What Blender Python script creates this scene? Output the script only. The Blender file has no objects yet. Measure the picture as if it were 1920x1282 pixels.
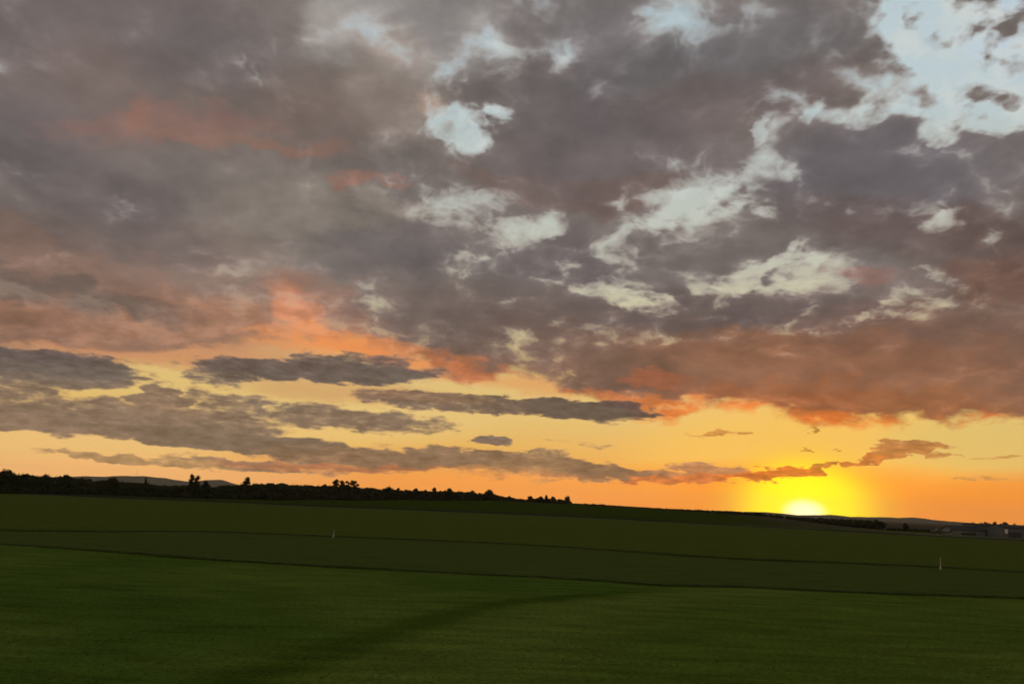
import bpy, bmesh, math, random
from mathutils import Vector, Matrix, noise
import numpy as np
random.seed(7)
C = bpy.context.scene.collection
rad = math.radians

# ------------------------------------------------------------------ camera
CAM_H = 4.0
pitch, roll = rad(11.39), rad(2.5)
fwd = Vector((0, math.cos(pitch), math.sin(pitch)))
upv = Vector((0, -math.sin(pitch), math.cos(pitch)))
right = Vector((1, 0, 0))
cr = right * math.cos(roll) + upv * math.sin(roll)
cu = -right * math.sin(roll) + upv * math.cos(roll)
cam_d = bpy.data.cameras.new("camera"); cam = bpy.data.objects.new("camera", cam_d); C.objects.link(cam)
m3 = Matrix((cr, cu, -fwd)).transposed()
cam.matrix_world = Matrix.Translation((0, 0, CAM_H)) @ m3.to_4x4()
cam_d.sensor_width = 36; cam_d.lens = 36 * 1507 / 1920; cam_d.clip_start = .1; cam_d.clip_end = 60000
bpy.context.scene.camera = cam

sc = bpy.context.scene
sc.view_settings.view_transform = 'Standard'; sc.view_settings.look = 'None'
sc.view_settings.exposure = 0; sc.view_settings.gamma = 1; sc.view_settings.use_curve_mapping = False
sc.cycles.volume_bounces = 0
sc.cycles.max_bounces = 5
sc.cycles.use_adaptive_sampling = True; sc.cycles.adaptive_threshold = .03; sc.cycles.adaptive_min_samples = 16

# ------------------------------------------------------------------ sky tables: azimuth, elevation, half width, half height, tilt (degrees) of each cloud bank
DECK_COLOUR = [
    (-26.09, 13.35, 14.67, 3.76, -1.3, (142, 114, 100), 0.8),
    (-19.57, 15.37, 9.56, 3.21, -1.6, (142, 122, 111), 0.7),
    (-20.8, 10.9, 11.55, 1.43, 2.4, (190, 132, 98), 0.5),
    (-7.28, 10.46, 5.36, 0.91, -12.5, (210, 132, 86), 0.5),
    (-20.7, 24.88, 4.09, 2.98, 9.7, (112, 102, 98), 0.6),
    (-24.15, 10.84, 14.88, 2.09, 2.8, (164, 122, 98), 0.85),
    (-13.93, 13.48, 4.48, 1.85, -19.9, (178, 124, 98), 0.5),
    (-15.28, 12.23, 3.31, 1.32, -35.0, (220, 140, 95), 0.7),
    (-28.97, 11.53, 8.36, 1.14, -3.0, (104, 94, 87), 0.8),
    (-2.36, 12.08, 9.29, 2.28, -1.9, (112, 98, 92), 0.7),
    (-12.19, 10.66, 7.18, 0.89, -0.9, (218, 140, 88), 0.75),
    (-30.24, 9.99, 4.87, 1.65, 2.4, (150, 112, 92), 0.6),
    (-31.16, 26.22, 14.78, 7.57, 12.7, (115, 105, 104), 0.8),
    (-24.93, 24.54, 12.21, 4.17, 9.9, (120, 104, 97), 0.7),
    (-33.0, 20.61, 4.61, 3.39, 13.9, (102, 95, 96), 0.7),
    (-23.63, 27.8, 5.9, 2.84, 11.2, (104, 98, 97), 0.6),
    (-26.53, 16.73, 7.75, 2.72, -6.5, (106, 97, 96), 0.7),
    (-15.56, 18.8, 8.01, 4.31, -3.7, (144, 133, 123), 0.85),
    (-13.46, 31.96, 4.69, 2.68, 31.5, (164, 158, 152), 0.75),
    (-7.32, 32.03, 7.11, 3.54, 3.7, (162, 157, 154), 0.8),
    (-9.84, 28.04, 4.88, 4.37, 13.7, (164, 150, 140), 0.75),
    (-15.17, 25.97, 5.91, 4.04, 7.1, (120, 104, 96), 0.6),
    (-25.09, 23.23, 7.93, 1.5, 14.4, (142, 107, 96), 0.6),
    (-22.24, 22.88, 5.45, 0.75, 5.9, (146, 112, 96), 0.5),
    (-26.84, 23.61, 2.07, 1.06, 49.9, (150, 105, 88), 0.4),
    (-16.44, 23.51, 4.22, 0.63, 7.7, (142, 108, 94), 0.6),
    (-9.18, 20.42, 3.13, 0.96, -8.3, (160, 149, 136), 0.6),
    (-13.74, 19.39, 3.41, 1.47, -13.1, (146, 136, 126), 0.5),
    (-12.44, 21.9, 2.18, 0.79, 6.3, (158, 115, 98), 0.7),
    (-9.32, 22.06, 1.98, 0.51, 0.6, (150, 112, 98), 0.5),
    (-7.36, 27.6, 1.63, 0.9, 4.8, (185, 158, 140), 0.6),
    (-5.27, 27.0, 2.04, 0.77, -4.8, (188, 166, 146), 0.6),
    (-0.53, 22.67, 5.23, 1.09, -7.5, (130, 105, 96), 0.5),
    (6.89, 32.54, 10.47, 3.84, -3.5, (122, 118, 120), 0.6),
    (11.02, 29.06, 15.38, 3.78, 6.9, (100, 94, 95), 0.85),
    (16.93, 30.64, 10.61, 3.66, 5.1, (104, 102, 103), 0.7),
    (16.11, 27.72, 10.69, 2.38, 2.1, (106, 93, 90), 0.6),
    (7.08, 24.26, 10.11, 4.23, -2.3, (107, 98, 99), 0.7),
    (8.32, 21.72, 9.17, 1.46, 2.5, (112, 93, 86), 0.7),
    (25.29, 22.37, 10.89, 3.98, -3.9, (103, 98, 103), 0.8),
    (27.08, 18.8, 9.91, 2.0, -7.8, (101, 85, 82), 0.7),
    (31.55, 16.63, 5.52, 3.54, -7.6, (106, 86, 80), 0.6),
    (32.3, 14.91, 3.84, 1.93, -6.6, (128, 92, 76), 0.6),
    (23.66, 15.95, 3.9, 0.62, -7.6, (142, 104, 94), 0.6),
    (3.68, 17.61, 7.02, 2.61, 0.3, (106, 97, 98), 0.6),
    (-10.47, 17.16, 7.82, 2.21, 4.3, (106, 99, 100), 0.6),
    (-8.68, 13.94, 9.34, 2.62, 3.4, (125, 113, 106), 0.4),
    (9.21, 13.18, 12.32, 2.62, -1.0, (105, 92, 88), 0.8),
    (20.17, 13.38, 8.47, 2.5, -3.1, (103, 90, 88), 0.7),
    (10.37, 11.31, 14.06, 1.87, -3.8, (117, 92, 78), 0.7),
    (28.23, 11.26, 10.35, 3.03, -4.1, (128, 97, 82), 0.7),
    (22.08, 9.41, 16.05, 3.18, -4.5, (152, 104, 76), 0.8),
    (8.5, 9.41, 6.28, 1.35, 0.6, (118, 90, 74), 0.6),
    (14.79, 9.48, 3.89, 0.96, -4.3, (160, 115, 88), 0.6),
    (10.01, 9.14, 2.96, 0.67, -2.3, (190, 110, 72), 0.6),
    (21.35, 7.3, 12.56, 1.77, -4.1, (168, 102, 62), 0.85),
    (28.28, 6.9, 7.2, 1.67, -1.3, (155, 102, 66), 0.6),
    (14.41, 6.54, 9.19, 1.32, -2.7, (224, 124, 52), 0.95),
    (23.27, 6.08, 5.84, 0.9, -2.4, (220, 118, 48), 0.95),
    (31.69, 6.12, 3.73, 0.71, -1.0, (214, 118, 55), 0.9),
    (6.27, 7.66, 7.05, 0.6, -2.8, (210, 125, 70), 0.8),
    (-2.2, 8.85, 6.51, 1.14, -9.5, (200, 118, 70), 0.7),
    (10.4, 6.09, 3.98, 0.97, -8.9, (215, 120, 55), 0.8),
]
DECK_COVER = [
    (-27.04, 22.73, 9.16, 3.85, 11.1, 0.35),
    (-32.23, 15.59, 4.85, 1.92, 11.4, 0.3),
    (12.99, 21.25, 7.36, 1.45, 6.1, -0.12),
    (25.27, 22.04, 2.95, 1.99, -7.4, 0.2),
    (20.33, 19.06, 5.43, 0.85, 3.1, 0.2),
    (25.65, 16.21, 4.38, 2.05, -5.3, 0.25),
    (-2.49, 14.35, 7.83, 1.89, 2.1, 0.2),
    (7.18, 19.52, 2.74, 2.21, -0.4, 0.2),
    (-19.7, 13.37, 7.23, 2.15, 1.2, 0.4),
    (-17.44, 31.97, 8.87, 1.57, 12.0, 0.42),
    (-8.98, 17.85, 4.31, 1.85, 4.4, 0.42),
    (-10.3, 15.12, 5.02, 1.49, 4.4, 0.35),
    (4.83, 18.57, 1.97, 0.89, 0.6, 0.3),
    (1.34, 16.79, 2.76, 0.75, -3.1, 0.2),
    (-12.88, 18.39, 3.85, 2.18, 5.7, 0.2),
    (12.23, 17.62, 1.88, 0.96, 8.3, 0.25),
    (32.52, 29.38, 9.42, 4.75, -22.5, -0.92),
    (30.09, 26.19, 7.21, 1.82, -19.7, -0.32),
    (27.82, 31.28, 3.42, 3.17, 50.1, -0.4),
    (32.14, 24.71, 4.62, 0.92, -11.8, -0.45),
    (25.47, 25.83, 3.0, 0.97, -8.8, -0.35),
    (19.99, 31.59, 7.88, 4.3, 8.5, 0.35),
    (32.86, 26.11, 2.36, 0.67, -12.3, 0.45),
    (27.58, 27.59, 2.37, 0.6, -37.4, 0.35),
    (25.65, 29.18, 1.87, 1.38, 29.7, 0.3),
    (30.03, 25.41, 1.87, 0.44, -10.5, 0.3),
    (29.07, 30.12, 1.55, 0.45, 7.4, 0.2),
    (27.32, 23.1, 9.86, 2.26, -12.9, 0.35),
    (33.54, 23.65, 3.39, 0.92, -11.7, 0.25),
    (-5.43, 29.15, 2.38, 1.79, 29.5, -0.3),
    (-3.06, 27.74, 2.46, 1.05, 11.4, -0.5),
    (-3.15, 25.79, 1.98, 1.84, 29.7, -0.5),
    (-1.79, 27.11, 1.58, 0.88, 28.9, -0.4),
    (-5.43, 26.35, 2.37, 1.1, -22.9, -0.25),
    (-3.67, 24.33, 1.62, 1.43, 3.3, -0.45),
    (-6.03, 31.47, 8.36, 2.62, 2.8, -0.16),
    (-1.51, 32.76, 4.84, 1.25, 21.5, -0.14),
    (10.58, 33.58, 2.45, 0.7, -11.4, -0.2),
    (8.1, 34.13, 1.66, 0.45, -2.2, -0.2),
    (-7.33, 27.25, 3.26, 1.95, 60.1, -0.12),
    (13.75, 20.78, 4.07, 1.24, 10.4, -0.46),
    (11.84, 18.73, 1.86, 1.5, 27.7, -0.3),
    (9.2, 14.68, 3.03, 0.82, -19.8, -0.42),
    (8.8, 15.61, 3.05, 1.12, -19.7, -0.25),
    (19.74, 16.69, 2.42, 1.29, 6.7, -0.55),
    (15.95, 15.88, 3.23, 0.73, 9.7, -0.38),
    (1.22, 19.6, 4.77, 0.97, 1.2, -0.32),
    (-3.83, 17.3, 1.58, 0.9, 3.2, -0.28),
    (0.65, 14.31, 2.74, 0.53, -1.0, -0.34),
    (5.69, 15.96, 2.71, 0.9, -18.7, -0.3),
    (12.98, 14.66, 1.85, 1.11, -1.0, -0.3),
    (29.31, 19.2, 1.69, 0.87, 24.9, -0.38),
    (24.86, 13.16, 1.92, 0.55, 11.5, -0.42),
    (24.81, 12.05, 0.77, 0.42, -2.8, -0.34),
    (30.58, 10.8, 1.74, 0.46, -26.0, -0.35),
    (19.47, 13.33, 2.07, 0.43, 6.0, -0.3),
    (13.72, 12.88, 1.83, 0.44, 7.3, -0.3),
    (28.76, 15.26, 1.54, 0.46, -21.5, -0.33),
    (17.78, 26.05, 0.6, 1.34, -23.0, -0.35),
    (21.3, 26.7, 0.66, 1.1, -24.7, -0.3),
    (20.55, 25.95, 3.82, 1.37, 7.2, -0.12),
    (29.62, 24.05, 1.25, 0.64, -9.7, -0.3),
    (17.85, 20.29, 0.87, 1.06, -3.7, -0.3),
    (9.02, 28.45, 9.67, 4.44, 4.8, 0.3),
    (3.05, 24.24, 4.36, 4.73, 18.3, 0.25),
    (5.9, 23.18, 6.32, 3.93, -1.0, 0.2),
    (4.47, 17.63, 2.75, 1.49, 0.7, 0.25),
    (9.56, 15.99, 3.04, 1.26, -5.4, 0.25),
    (16.71, 18.2, 3.92, 1.45, 11.6, 0.3),
    (25.16, 19.68, 6.3, 2.69, -6.9, 0.3),
    (3.38, 14.59, 2.34, 1.13, 1.3, 0.25),
    (18.44, 14.16, 8.07, 1.3, -2.9, 0.25),
    (7.68, 13.16, 12.13, 1.66, -0.6, 0.3),
    (26.58, 9.3, 11.09, 3.41, -2.7, 0.4),
    (-25.92, 24.31, 15.61, 9.27, 9.6, 0.45),
    (-18.07, 18.1, 8.22, 2.5, -3.1, 0.3),
    (-27.82, 14.44, 10.09, 2.68, 8.7, 0.3),
    (-13.96, 29.23, 4.41, 3.59, 7.2, 0.2),
    (12.6, 9.84, 9.16, 1.86, -0.4, 0.45),
    (14.17, 26.14, 4.55, 3.4, -4.4, 0.3),
    (22.55, 22.34, 2.74, 2.03, -6.4, 0.2),
    (-0.99, 7.77, 1.53, 0.76, 2.5, -0.3),
    (-14.83, 7.48, 2.17, 0.73, 4.4, -0.2),
]
VEIL = [
    (-27.46, 11.76, 14.32, 3.05, -1.5, (140, 112, 98), 0.75),
    (-19.61, 15.73, 11.1, 3.21, -1.7, (140, 118, 106), 0.6),
    (-24.15, 10.84, 14.88, 2.09, 2.8, (160, 120, 98), 0.75),
    (-31.2, 8.52, 7.93, 1.63, 7.3, (176, 128, 104), 0.8),
    (-22.94, 9.05, 11.58, 1.26, 2.3, (206, 142, 100), 0.8),
    (-13.93, 13.48, 4.48, 1.85, -19.9, (190, 128, 98), 0.6),
    (-15.28, 12.23, 3.31, 1.32, -35.0, (224, 140, 95), 0.7),
    (-12.18, 10.47, 7.18, 1.12, -0.9, (238, 146, 82), 0.9),
    (-6.83, 9.54, 6.51, 0.83, -10.8, (232, 142, 82), 0.85),
    (-23.04, 9.85, 6.51, 0.7, 7.3, (130, 104, 90), 0.85),
    (-28.97, 11.53, 8.36, 1.14, -3.0, (106, 94, 87), 0.8),
    (-31.69, 11.91, 3.55, 0.85, 2.8, (104, 94, 92), 0.7),
    (-16.35, 8.45, 11.09, 0.88, 1.1, (205, 140, 92), 0.6),
    (-11.89, 7.14, 9.0, 0.96, -0.6, (205, 150, 100), 0.6),
    (1.67, 8.45, 4.2, 0.99, -6.0, (226, 150, 85), 0.6),
]
LOW_COVER = [
    (-29.55, 7.08, 5.83, 1.32, 1.9, 0.9),
    (-31.91, 5.65, 2.54, 1.16, 6.3, 0.7),
    (-27.76, 7.12, 3.09, 1.01, 6.3, 0.5),
    (-32.17, 7.41, 1.69, 0.52, 7.4, 0.6),
    (-13.47, 8.47, 10.13, 0.96, 1.8, 0.9),
    (-19.79, 7.95, 2.77, 1.22, 5.3, 0.7),
    (-13.89, 9.03, 2.2, 0.89, 4.6, 0.7),
    (-9.83, 9.19, 4.16, 0.9, -0.3, 0.7),
    (-6.02, 8.76, 3.44, 0.53, -0.8, 0.5),
    (-23.55, 5.94, 2.03, 0.97, -3.5, 0.8),
    (-28.83, 3.96, 8.09, 1.12, 2.5, 0.9),
    (-22.39, 4.36, 8.2, 1.25, -2.2, 0.85),
    (-30.63, 4.52, 5.01, 0.91, 5.3, 0.7),
    (-18.86, 5.7, 3.84, 1.0, -4.0, 0.7),
    (-16.72, 5.07, 3.19, 0.65, -0.2, 0.6),
    (-26.59, 5.17, 4.42, 0.4, 0.7, 0.55),
    (-31.32, 5.39, 2.86, 0.71, 6.0, 0.7),
    (-22.61, 3.48, 8.15, 0.9, -3.6, 0.9),
    (-16.54, 3.21, 6.79, 0.86, -0.8, 1.0),
    (-26.37, 3.43, 3.44, 0.47, -1.2, 0.6),
    (-11.37, 5.32, 6.32, 0.96, 1.3, 0.8),
    (-7.29, 5.19, 4.52, 0.67, 1.0, 0.6),
    (-14.64, 5.47, 2.88, 0.95, 3.8, 0.6),
    (-9.5, 4.88, 2.23, 0.59, 3.2, 0.5),
    (-20.93, 6.06, 2.36, 0.85, 4.8, 0.4),
    (-5.9, 6.96, 6.09, 0.83, -1.1, 0.8),
    (4.78, 6.75, 6.36, 0.83, -1.4, 1.0),
    (0.2, 6.8, 5.7, 0.68, -1.8, 0.8),
    (7.43, 6.16, 2.97, 0.37, -0.5, 0.6),
    (-7.8, 7.15, 3.4, 0.6, 3.3, 0.6),
    (-4.89, 2.82, 10.89, 0.89, 1.5, 0.9),
    (-10.76, 2.3, 6.64, 0.73, -0.2, 0.8),
    (3.76, 2.68, 5.56, 0.89, -3.8, 0.9),
    (2.23, 3.51, 2.26, 0.6, 2.3, 0.7),
    (7.87, 2.39, 5.44, 0.59, -1.9, 0.9),
    (-9.37, 3.18, 2.21, 0.52, 3.0, 0.4),
    (14.03, 2.75, 3.14, 0.72, -0.3, 0.9),
    (12.6, 2.31, 5.6, 0.43, 1.9, 0.9),
    (18.2, 2.67, 3.36, 0.42, 7.8, 0.9),
    (20.89, 3.16, 2.63, 0.31, 11.8, 0.9),
    (16.48, 2.51, 3.07, 0.28, 1.8, 0.5),
    (-24.62, 1.73, 5.84, 0.3, -3.1, 0.8),
    (-17.42, 1.73, 4.54, 0.42, -0.0, 0.8),
    (-20.12, 1.79, 3.39, 0.35, -3.1, 0.7),
    (-12.88, 1.76, 4.34, 0.36, 0.8, 0.6),
    (-0.72, 2.04, 3.38, 0.44, 2.4, 0.4),
    (2.29, 1.8, 2.24, 0.3, 2.4, 0.4),
    (-0.91, 4.38, 1.74, 0.41, -0.5, 0.9),
    (14.4, 5.3, 1.78, 0.29, 7.2, 0.8),
    (12.96, 5.16, 0.79, 0.22, 1.3, 0.5),
    (15.29, 5.39, 0.57, 0.36, 1.1, 0.5),
    (24.93, 4.0, 1.85, 0.46, 23.9, 1.0),
    (26.5, 4.63, 2.1, 0.5, 0.4, 1.0),
    (28.13, 4.18, 0.99, 0.23, -3.9, 0.8),
    (27.39, 4.23, 1.17, 0.34, -12.9, 0.7),
    (23.82, 3.68, 0.65, 0.2, 22.0, 0.5),
    (31.0, 4.01, 1.65, 0.13, 2.7, 0.6),
    (30.64, 2.75, 2.18, 0.13, -1.1, 0.6),
    (30.21, 4.94, 0.57, 0.1, -0.0, 0.4),
    (21.09, 4.39, 0.33, 0.18, -9.7, 0.8),
    (20.8, 5.61, 0.33, 0.18, 0.5, 0.8),
    (-13.0, 3.2, 5.84, 0.29, 1.1, 0.3),
    (5.22, 4.37, 3.35, 0.19, -4.0, 0.4),
]
LOW_COLOUR = [
    (-29.86, 7.21, 6.77, 1.19, 2.0, (92, 84, 83), 0.9),
    (-13.47, 8.47, 11.28, 1.26, 1.7, (92, 83, 80), 0.95),
    (4.78, 6.75, 9.62, 1.13, -1.6, (90, 76, 71), 1.0),
    (-5.9, 6.88, 8.37, 0.9, -1.3, (116, 94, 82), 0.7),
    (-26.51, 4.54, 12.65, 2.02, -2.1, (126, 104, 88), 0.6),
    (-17.22, 3.13, 9.32, 1.07, -2.9, (112, 96, 84), 0.7),
    (-22.55, 5.75, 5.4, 1.4, -0.6, (136, 108, 88), 0.6),
    (-3.77, 2.87, 14.92, 1.12, 1.3, (130, 104, 80), 0.7),
    (4.89, 2.57, 7.33, 1.11, -2.9, (138, 108, 80), 0.7),
    (13.67, 2.81, 4.87, 0.65, 1.7, (190, 130, 88), 0.9),
    (12.96, 2.14, 6.93, 0.43, 3.9, (226, 128, 60), 0.9),
    (19.22, 2.91, 4.95, 0.77, 9.7, (222, 115, 40), 1.0),
    (26.03, 4.29, 4.14, 1.01, 0.5, (196, 128, 66), 1.0),
    (14.4, 5.3, 3.17, 0.66, 1.1, (204, 138, 66), 1.0),
    (21.1, 4.67, 2.92, 1.76, 0.7, (200, 142, 50), 1.0),
    (23.5, 3.77, 1.91, 1.02, 11.6, (208, 122, 52), 1.0),
    (30.95, 3.3, 4.26, 1.93, 0.8, (196, 142, 74), 1.0),
    (-0.72, 1.97, 5.25, 0.67, 2.4, (196, 140, 86), 0.6),
    (-24.62, 1.73, 8.58, 0.67, -3.1, (176, 140, 92), 0.7),
    (-7.06, 1.9, 14.19, 0.37, 0.5, (180, 112, 72), 0.7),
    (-11.36, 5.14, 7.45, 1.11, 1.2, (124, 100, 82), 0.6),
    (-7.43, 7.24, 6.84, 0.6, -1.0, (150, 112, 84), 0.4),
]
CLEAR_COLOUR = [
    (19.91, 3.77, 12.73, 4.61, 0.8, (252, 198, 92), 0.9),
    (30.77, 4.91, 6.79, 2.27, -0.3, (224, 194, 112), 0.7),
    (19.85, 1.33, 16.19, 2.45, -0.1, (255, 156, 36), 0.9),
    (31.9, 1.12, 6.06, 2.21, 2.1, (240, 146, 44), 0.7),
    (-28.59, 2.2, 13.49, 2.96, 3.7, (234, 198, 132), 0.8),
    (-14.59, 4.93, 15.62, 2.19, 3.1, (238, 204, 130), 0.6),
    (-25.98, 0.38, 17.51, 1.67, 2.8, (250, 190, 124), 0.8),
    (-1.78, 0.63, 15.45, 1.84, 2.4, (255, 166, 72), 0.75),
    (30.91, 28.82, 11.74, 4.97, -14.4, (190, 205, 210), 0.8),
    (34.0, 29.03, 3.47, 2.3, -14.4, (196, 208, 228), 0.4),
]
DECK_EDGE = [(-37.93, 7.52), (-32.78, 7.81), (-27.01, 8.4), (-20.01, 9.91), (-13.66, 10.53), (-9.92, 10.27), (-6.05, 9.21), (-2.14, 7.72), (0.11, 8.96), (3.98, 7.97), (7.42, 6.76), (10.78, 5.73), (13.33, 6.6), (17.24, 6.86), (19.97, 5.89), (23.27, 5.91), (26.42, 6.01), (29.41, 5.99), (32.79, 6.01), (39.77, 6.0)]
SUN_DIR_DEG = (20.09, 0.51)

def lin(c):
    return tuple(((v / 255) / 12.92 if v / 255 <= .04045 else ((v / 255 + .055) / 1.055) ** 2.4) for v in c)

class NT:
    """small expression helper over a node tree"""
    def __init__(s, nt): s.nt = nt
    def put(s, sock, v):
        if isinstance(v, bpy.types.NodeSocket): s.nt.links.new(v, sock)
        elif v is not None:
            if sock.type == 'RGBA' and len(v) == 3: v = (*v, 1)
            sock.default_value = v
    def m(s, op, a, b=None, c=None, clamp=False):
        n = s.nt.nodes.new('ShaderNodeMath'); n.operation = op; n.use_clamp = clamp
        for i, v in enumerate((a, b, c)):
            if v is not None: s.put(n.inputs[i], v)
        return n.outputs[0]
    def vm(s, op, a, b=None, scale=None):
        n = s.nt.nodes.new('ShaderNodeVectorMath'); n.operation = op
        s.put(n.inputs[0], a)
        if b is not None: s.put(n.inputs[1], b)
        if scale is not None: s.put(n.inputs['Scale'], scale)
        return n.outputs['Value' if op == 'DOT_PRODUCT' else 0]
    def xyz(s, x, y, z):
        n = s.nt.nodes.new('ShaderNodeCombineXYZ')
        for i, v in enumerate((x, y, z)): s.put(n.inputs[i], v)
        return n.outputs[0]
    def sep(s, v):
        n = s.nt.nodes.new('ShaderNodeSeparateXYZ'); s.put(n.inputs[0], v); return n.outputs
    def noise(s, v, scale, detail=4, rough=.5, lac=2., dist=0., col=False, dim='2D'):
        n = s.nt.nodes.new('ShaderNodeTexNoise'); n.noise_dimensions = dim
        s.put(n.inputs['Vector'], v); n.inputs['Scale'].default_value = scale; n.inputs['Detail'].default_value = detail
        n.inputs['Roughness'].default_value = rough; n.inputs['Lacunarity'].default_value = lac; n.inputs['Distortion'].default_value = dist
        return n.outputs['Color' if col else 'Fac']
    def smooth(s, v, lo, hi, a=0., b=1., kind='SMOOTHSTEP'):
        n = s.nt.nodes.new('ShaderNodeMapRange'); n.interpolation_type = kind
        s.put(n.inputs['Value'], v); s.put(n.inputs['From Min'], lo); s.put(n.inputs['From Max'], hi)
        s.put(n.inputs['To Min'], a); s.put(n.inputs['To Max'], b)
        return n.outputs['Result']
    def mix(s, f, a, b, mode='MIX'):
        n = s.nt.nodes.new('ShaderNodeMix'); n.data_type = 'RGBA'; n.blend_type = mode; n.clamp_factor = True
        s.put(n.inputs['Factor'], f); s.put(n.inputs[6], a); s.put(n.inputs[7], b)
        return n.outputs[2]
    def map(s, v, loc, rot, scale, kind='TEXTURE'):
        n = s.nt.nodes.new('ShaderNodeMapping'); n.vector_type = kind
        s.put(n.inputs['Vector'], v); n.inputs['Location'].default_value = loc
        n.inputs['Rotation'].default_value = rot; n.inputs['Scale'].default_value = scale
        return n.outputs[0]
    def bank(s, v, r, strength, hard=1.0):
        """soft elliptic bank of sky in azimuth / elevation, 0..strength"""
        k = 1.1; t = rad(r[4]); c_, s_ = math.cos(t), math.sin(t); ra, rb = r[2] * k, r[3] * k
        u = s.vm('DOT_PRODUCT', v, (c_ / ra, s_ / ra, -(r[0] * c_ + r[1] * s_) / ra))
        w = s.vm('DOT_PRODUCT', v, (-s_ / rb, c_ / rb, (r[0] * s_ - r[1] * c_) / rb))
        return s.smooth(s.m('MULTIPLY_ADD', u, u, s.m('MULTIPLY', w, w)), 1., 1 - hard, 0, strength)
    def ramp(s, f, stops, interp='LINEAR'):
        n = s.nt.nodes.new('ShaderNodeValToRGB'); n.color_ramp.interpolation = interp; e = n.color_ramp.elements
        while len(e) < len(stops): e.new(.5)
        for el, (p, c) in zip(e, stops): el.position = p; el.color = (*lin(c), 1)
        s.put(n.inputs[0], f); return n.outputs[0]
    def curve(s, f, pts):
        n = s.nt.nodes.new('ShaderNodeFloatCurve'); c = n.mapping.curves[0]
        n.mapping.use_clip = False
        while len(c.points) < len(pts): c.points.new(.5, .5)
        for p, (x, y) in zip(c.points, pts): p.location = (x, y)
        n.mapping.update(); s.put(n.inputs['Value'], f); return n.outputs[0]

# ------------------------------------------------------------------ world
world = bpy.data.worlds.new("World"); sc.world = world; world.use_nodes = True
nt = world.node_tree; nt.nodes.clear(); W = NT(nt)
tc = nt.nodes.new('ShaderNodeTexCoord'); D = tc.outputs['Generated']
x, y, z = W.sep(D)
zc = W.m('MAXIMUM', z, 0.0)
az = W.m('MULTIPLY', W.m('ARCTAN2', x, y), 180 / math.pi)
el = W.m('MULTIPLY', W.m('ARCSINE', zc), 180 / math.pi)
AE = W.xyz(az, el, 1.)        # third component 1 so that one dot product is an affine map
zi = W.m('ADD', zc, .20)
PL = W.xyz(W.m('DIVIDE', x, zi), W.m('DIVIDE', y, zi), 0.)      # point on the cloud layer overhead
def centred(c): return W.vm('SUBTRACT', c, (.5, .5, .5))
PW = W.vm('ADD', PL, W.vm('SCALE', centred(W.noise(PL, 2.2, 3, .55, col=True)), scale=.25))
n_big = W.noise(PW, 2.0, 6, .52)
zj = W.m('ADD', zc, .38)
PR = W.vm('ADD', W.xyz(W.m('DIVIDE', x, zj), W.m('DIVIDE', y, zj), 0.), W.vm('SCALE', centred(W.noise(PL, 3.1, 3, .55, col=True)), scale=.05))   # rounder heaps
n_puff = W.noise(PR, 13., 5, .56)
vo = nt.nodes.new('ShaderNodeTexVoronoi'); vo.voronoi_dimensions = '2D'; vo.feature = 'SMOOTH_F1'; W.put(vo.inputs['Vector'], W.vm('ADD', PR, W.vm('SCALE', centred(W.noise(PR, 9., 3, .6, col=True)), scale=.07)))
vo.inputs['Scale'].default_value = 11.; vo.inputs['Smoothness'].default_value = .6; vo.inputs['Detail'].default_value = 3.; vo.inputs['Roughness'].default_value = .55
heap = W.m('SUBTRACT', .5, vo.outputs['Distance'])
wv = centred(W.noise(PL, 3.2, 5, .6, col=True))
wf = centred(W.noise(PR, 12., 4, .6, col=True))
elw = W.smooth(el, 0., 14., .28, 1., 'LINEAR')
AEw = W.vm('ADD', AE, W.vm('MULTIPLY', wv, W.xyz(6., W.m('MULTIPLY', elw, 4.2), 0.)))   # ragged outlines for the deck
AEc = W.vm('ADD', AE, W.vm('MULTIPLY', wv, W.xyz(3.6, W.m('MULTIPLY', elw, 2.2), 0.)))
AEc = W.vm('ADD', AEc, W.vm('MULTIPLY', wf, W.xyz(3.6, W.m('MULTIPLY', elw, 3.2), 0.)))   # softer drift for the colours
# clear sky behind the clouds
clear = W.ramp(W.m('DIVIDE', el, 60.), [(0, (240, 150, 66)), (.03, (240, 168, 84)), (.06, (239, 186, 98)), (.10, (238, 200, 120)), (.16, (232, 200, 132)),
        (.21, (216, 204, 158)), (.28, (202, 204, 186)), (.38, (196, 205, 199)), (.48, (188, 206, 210)), (1., (150, 176, 205))])
nsky = nt.nodes.new('ShaderNodeTexSky'); nsky.sky_type = 'NISHITA'; nsky.sun_disc = False
nsky.sun_elevation = rad(max(SUN_DIR_DEG[1], .3)); nsky.sun_rotation = rad(SUN_DIR_DEG[0]); nsky.dust_density = 2.
clear = W.mix(.12, clear, W.vm('SCALE', nsky.outputs[0], scale=.12))
for r in CLEAR_COLOUR: clear = W.mix(W.bank(AE, r, r[6]), clear, lin(r[5]))
# glow round the low sun
sa, se = SUN_DIR_DEG
def ring(rx, ry, hard=1.): return W.bank(AE, (sa, se, rx, ry, 0), 1., hard)
clear = W.mix(W.m('MULTIPLY', ring(6.2, 4.6), .85), clear, lin((255, 206, 48)))
clear = W.mix(W.m('MULTIPLY', W.m('POWER', ring(5.4, 4.0, 1.), 2.3), 1.), clear, (1.3, 1.12, .0))
# thin white wisps across the open sky
wisp = W.smooth(W.noise(PR, 15., 5, .62), .40, .66)
wisp = W.m('MULTIPLY', wisp, W.smooth(el, 9., 22., 0., .8))
clear = W.mix(wisp, clear, W.mix(W.smooth(el, 14., 24.), lin((178, 168, 148)), lin((204, 210, 206))))
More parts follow.
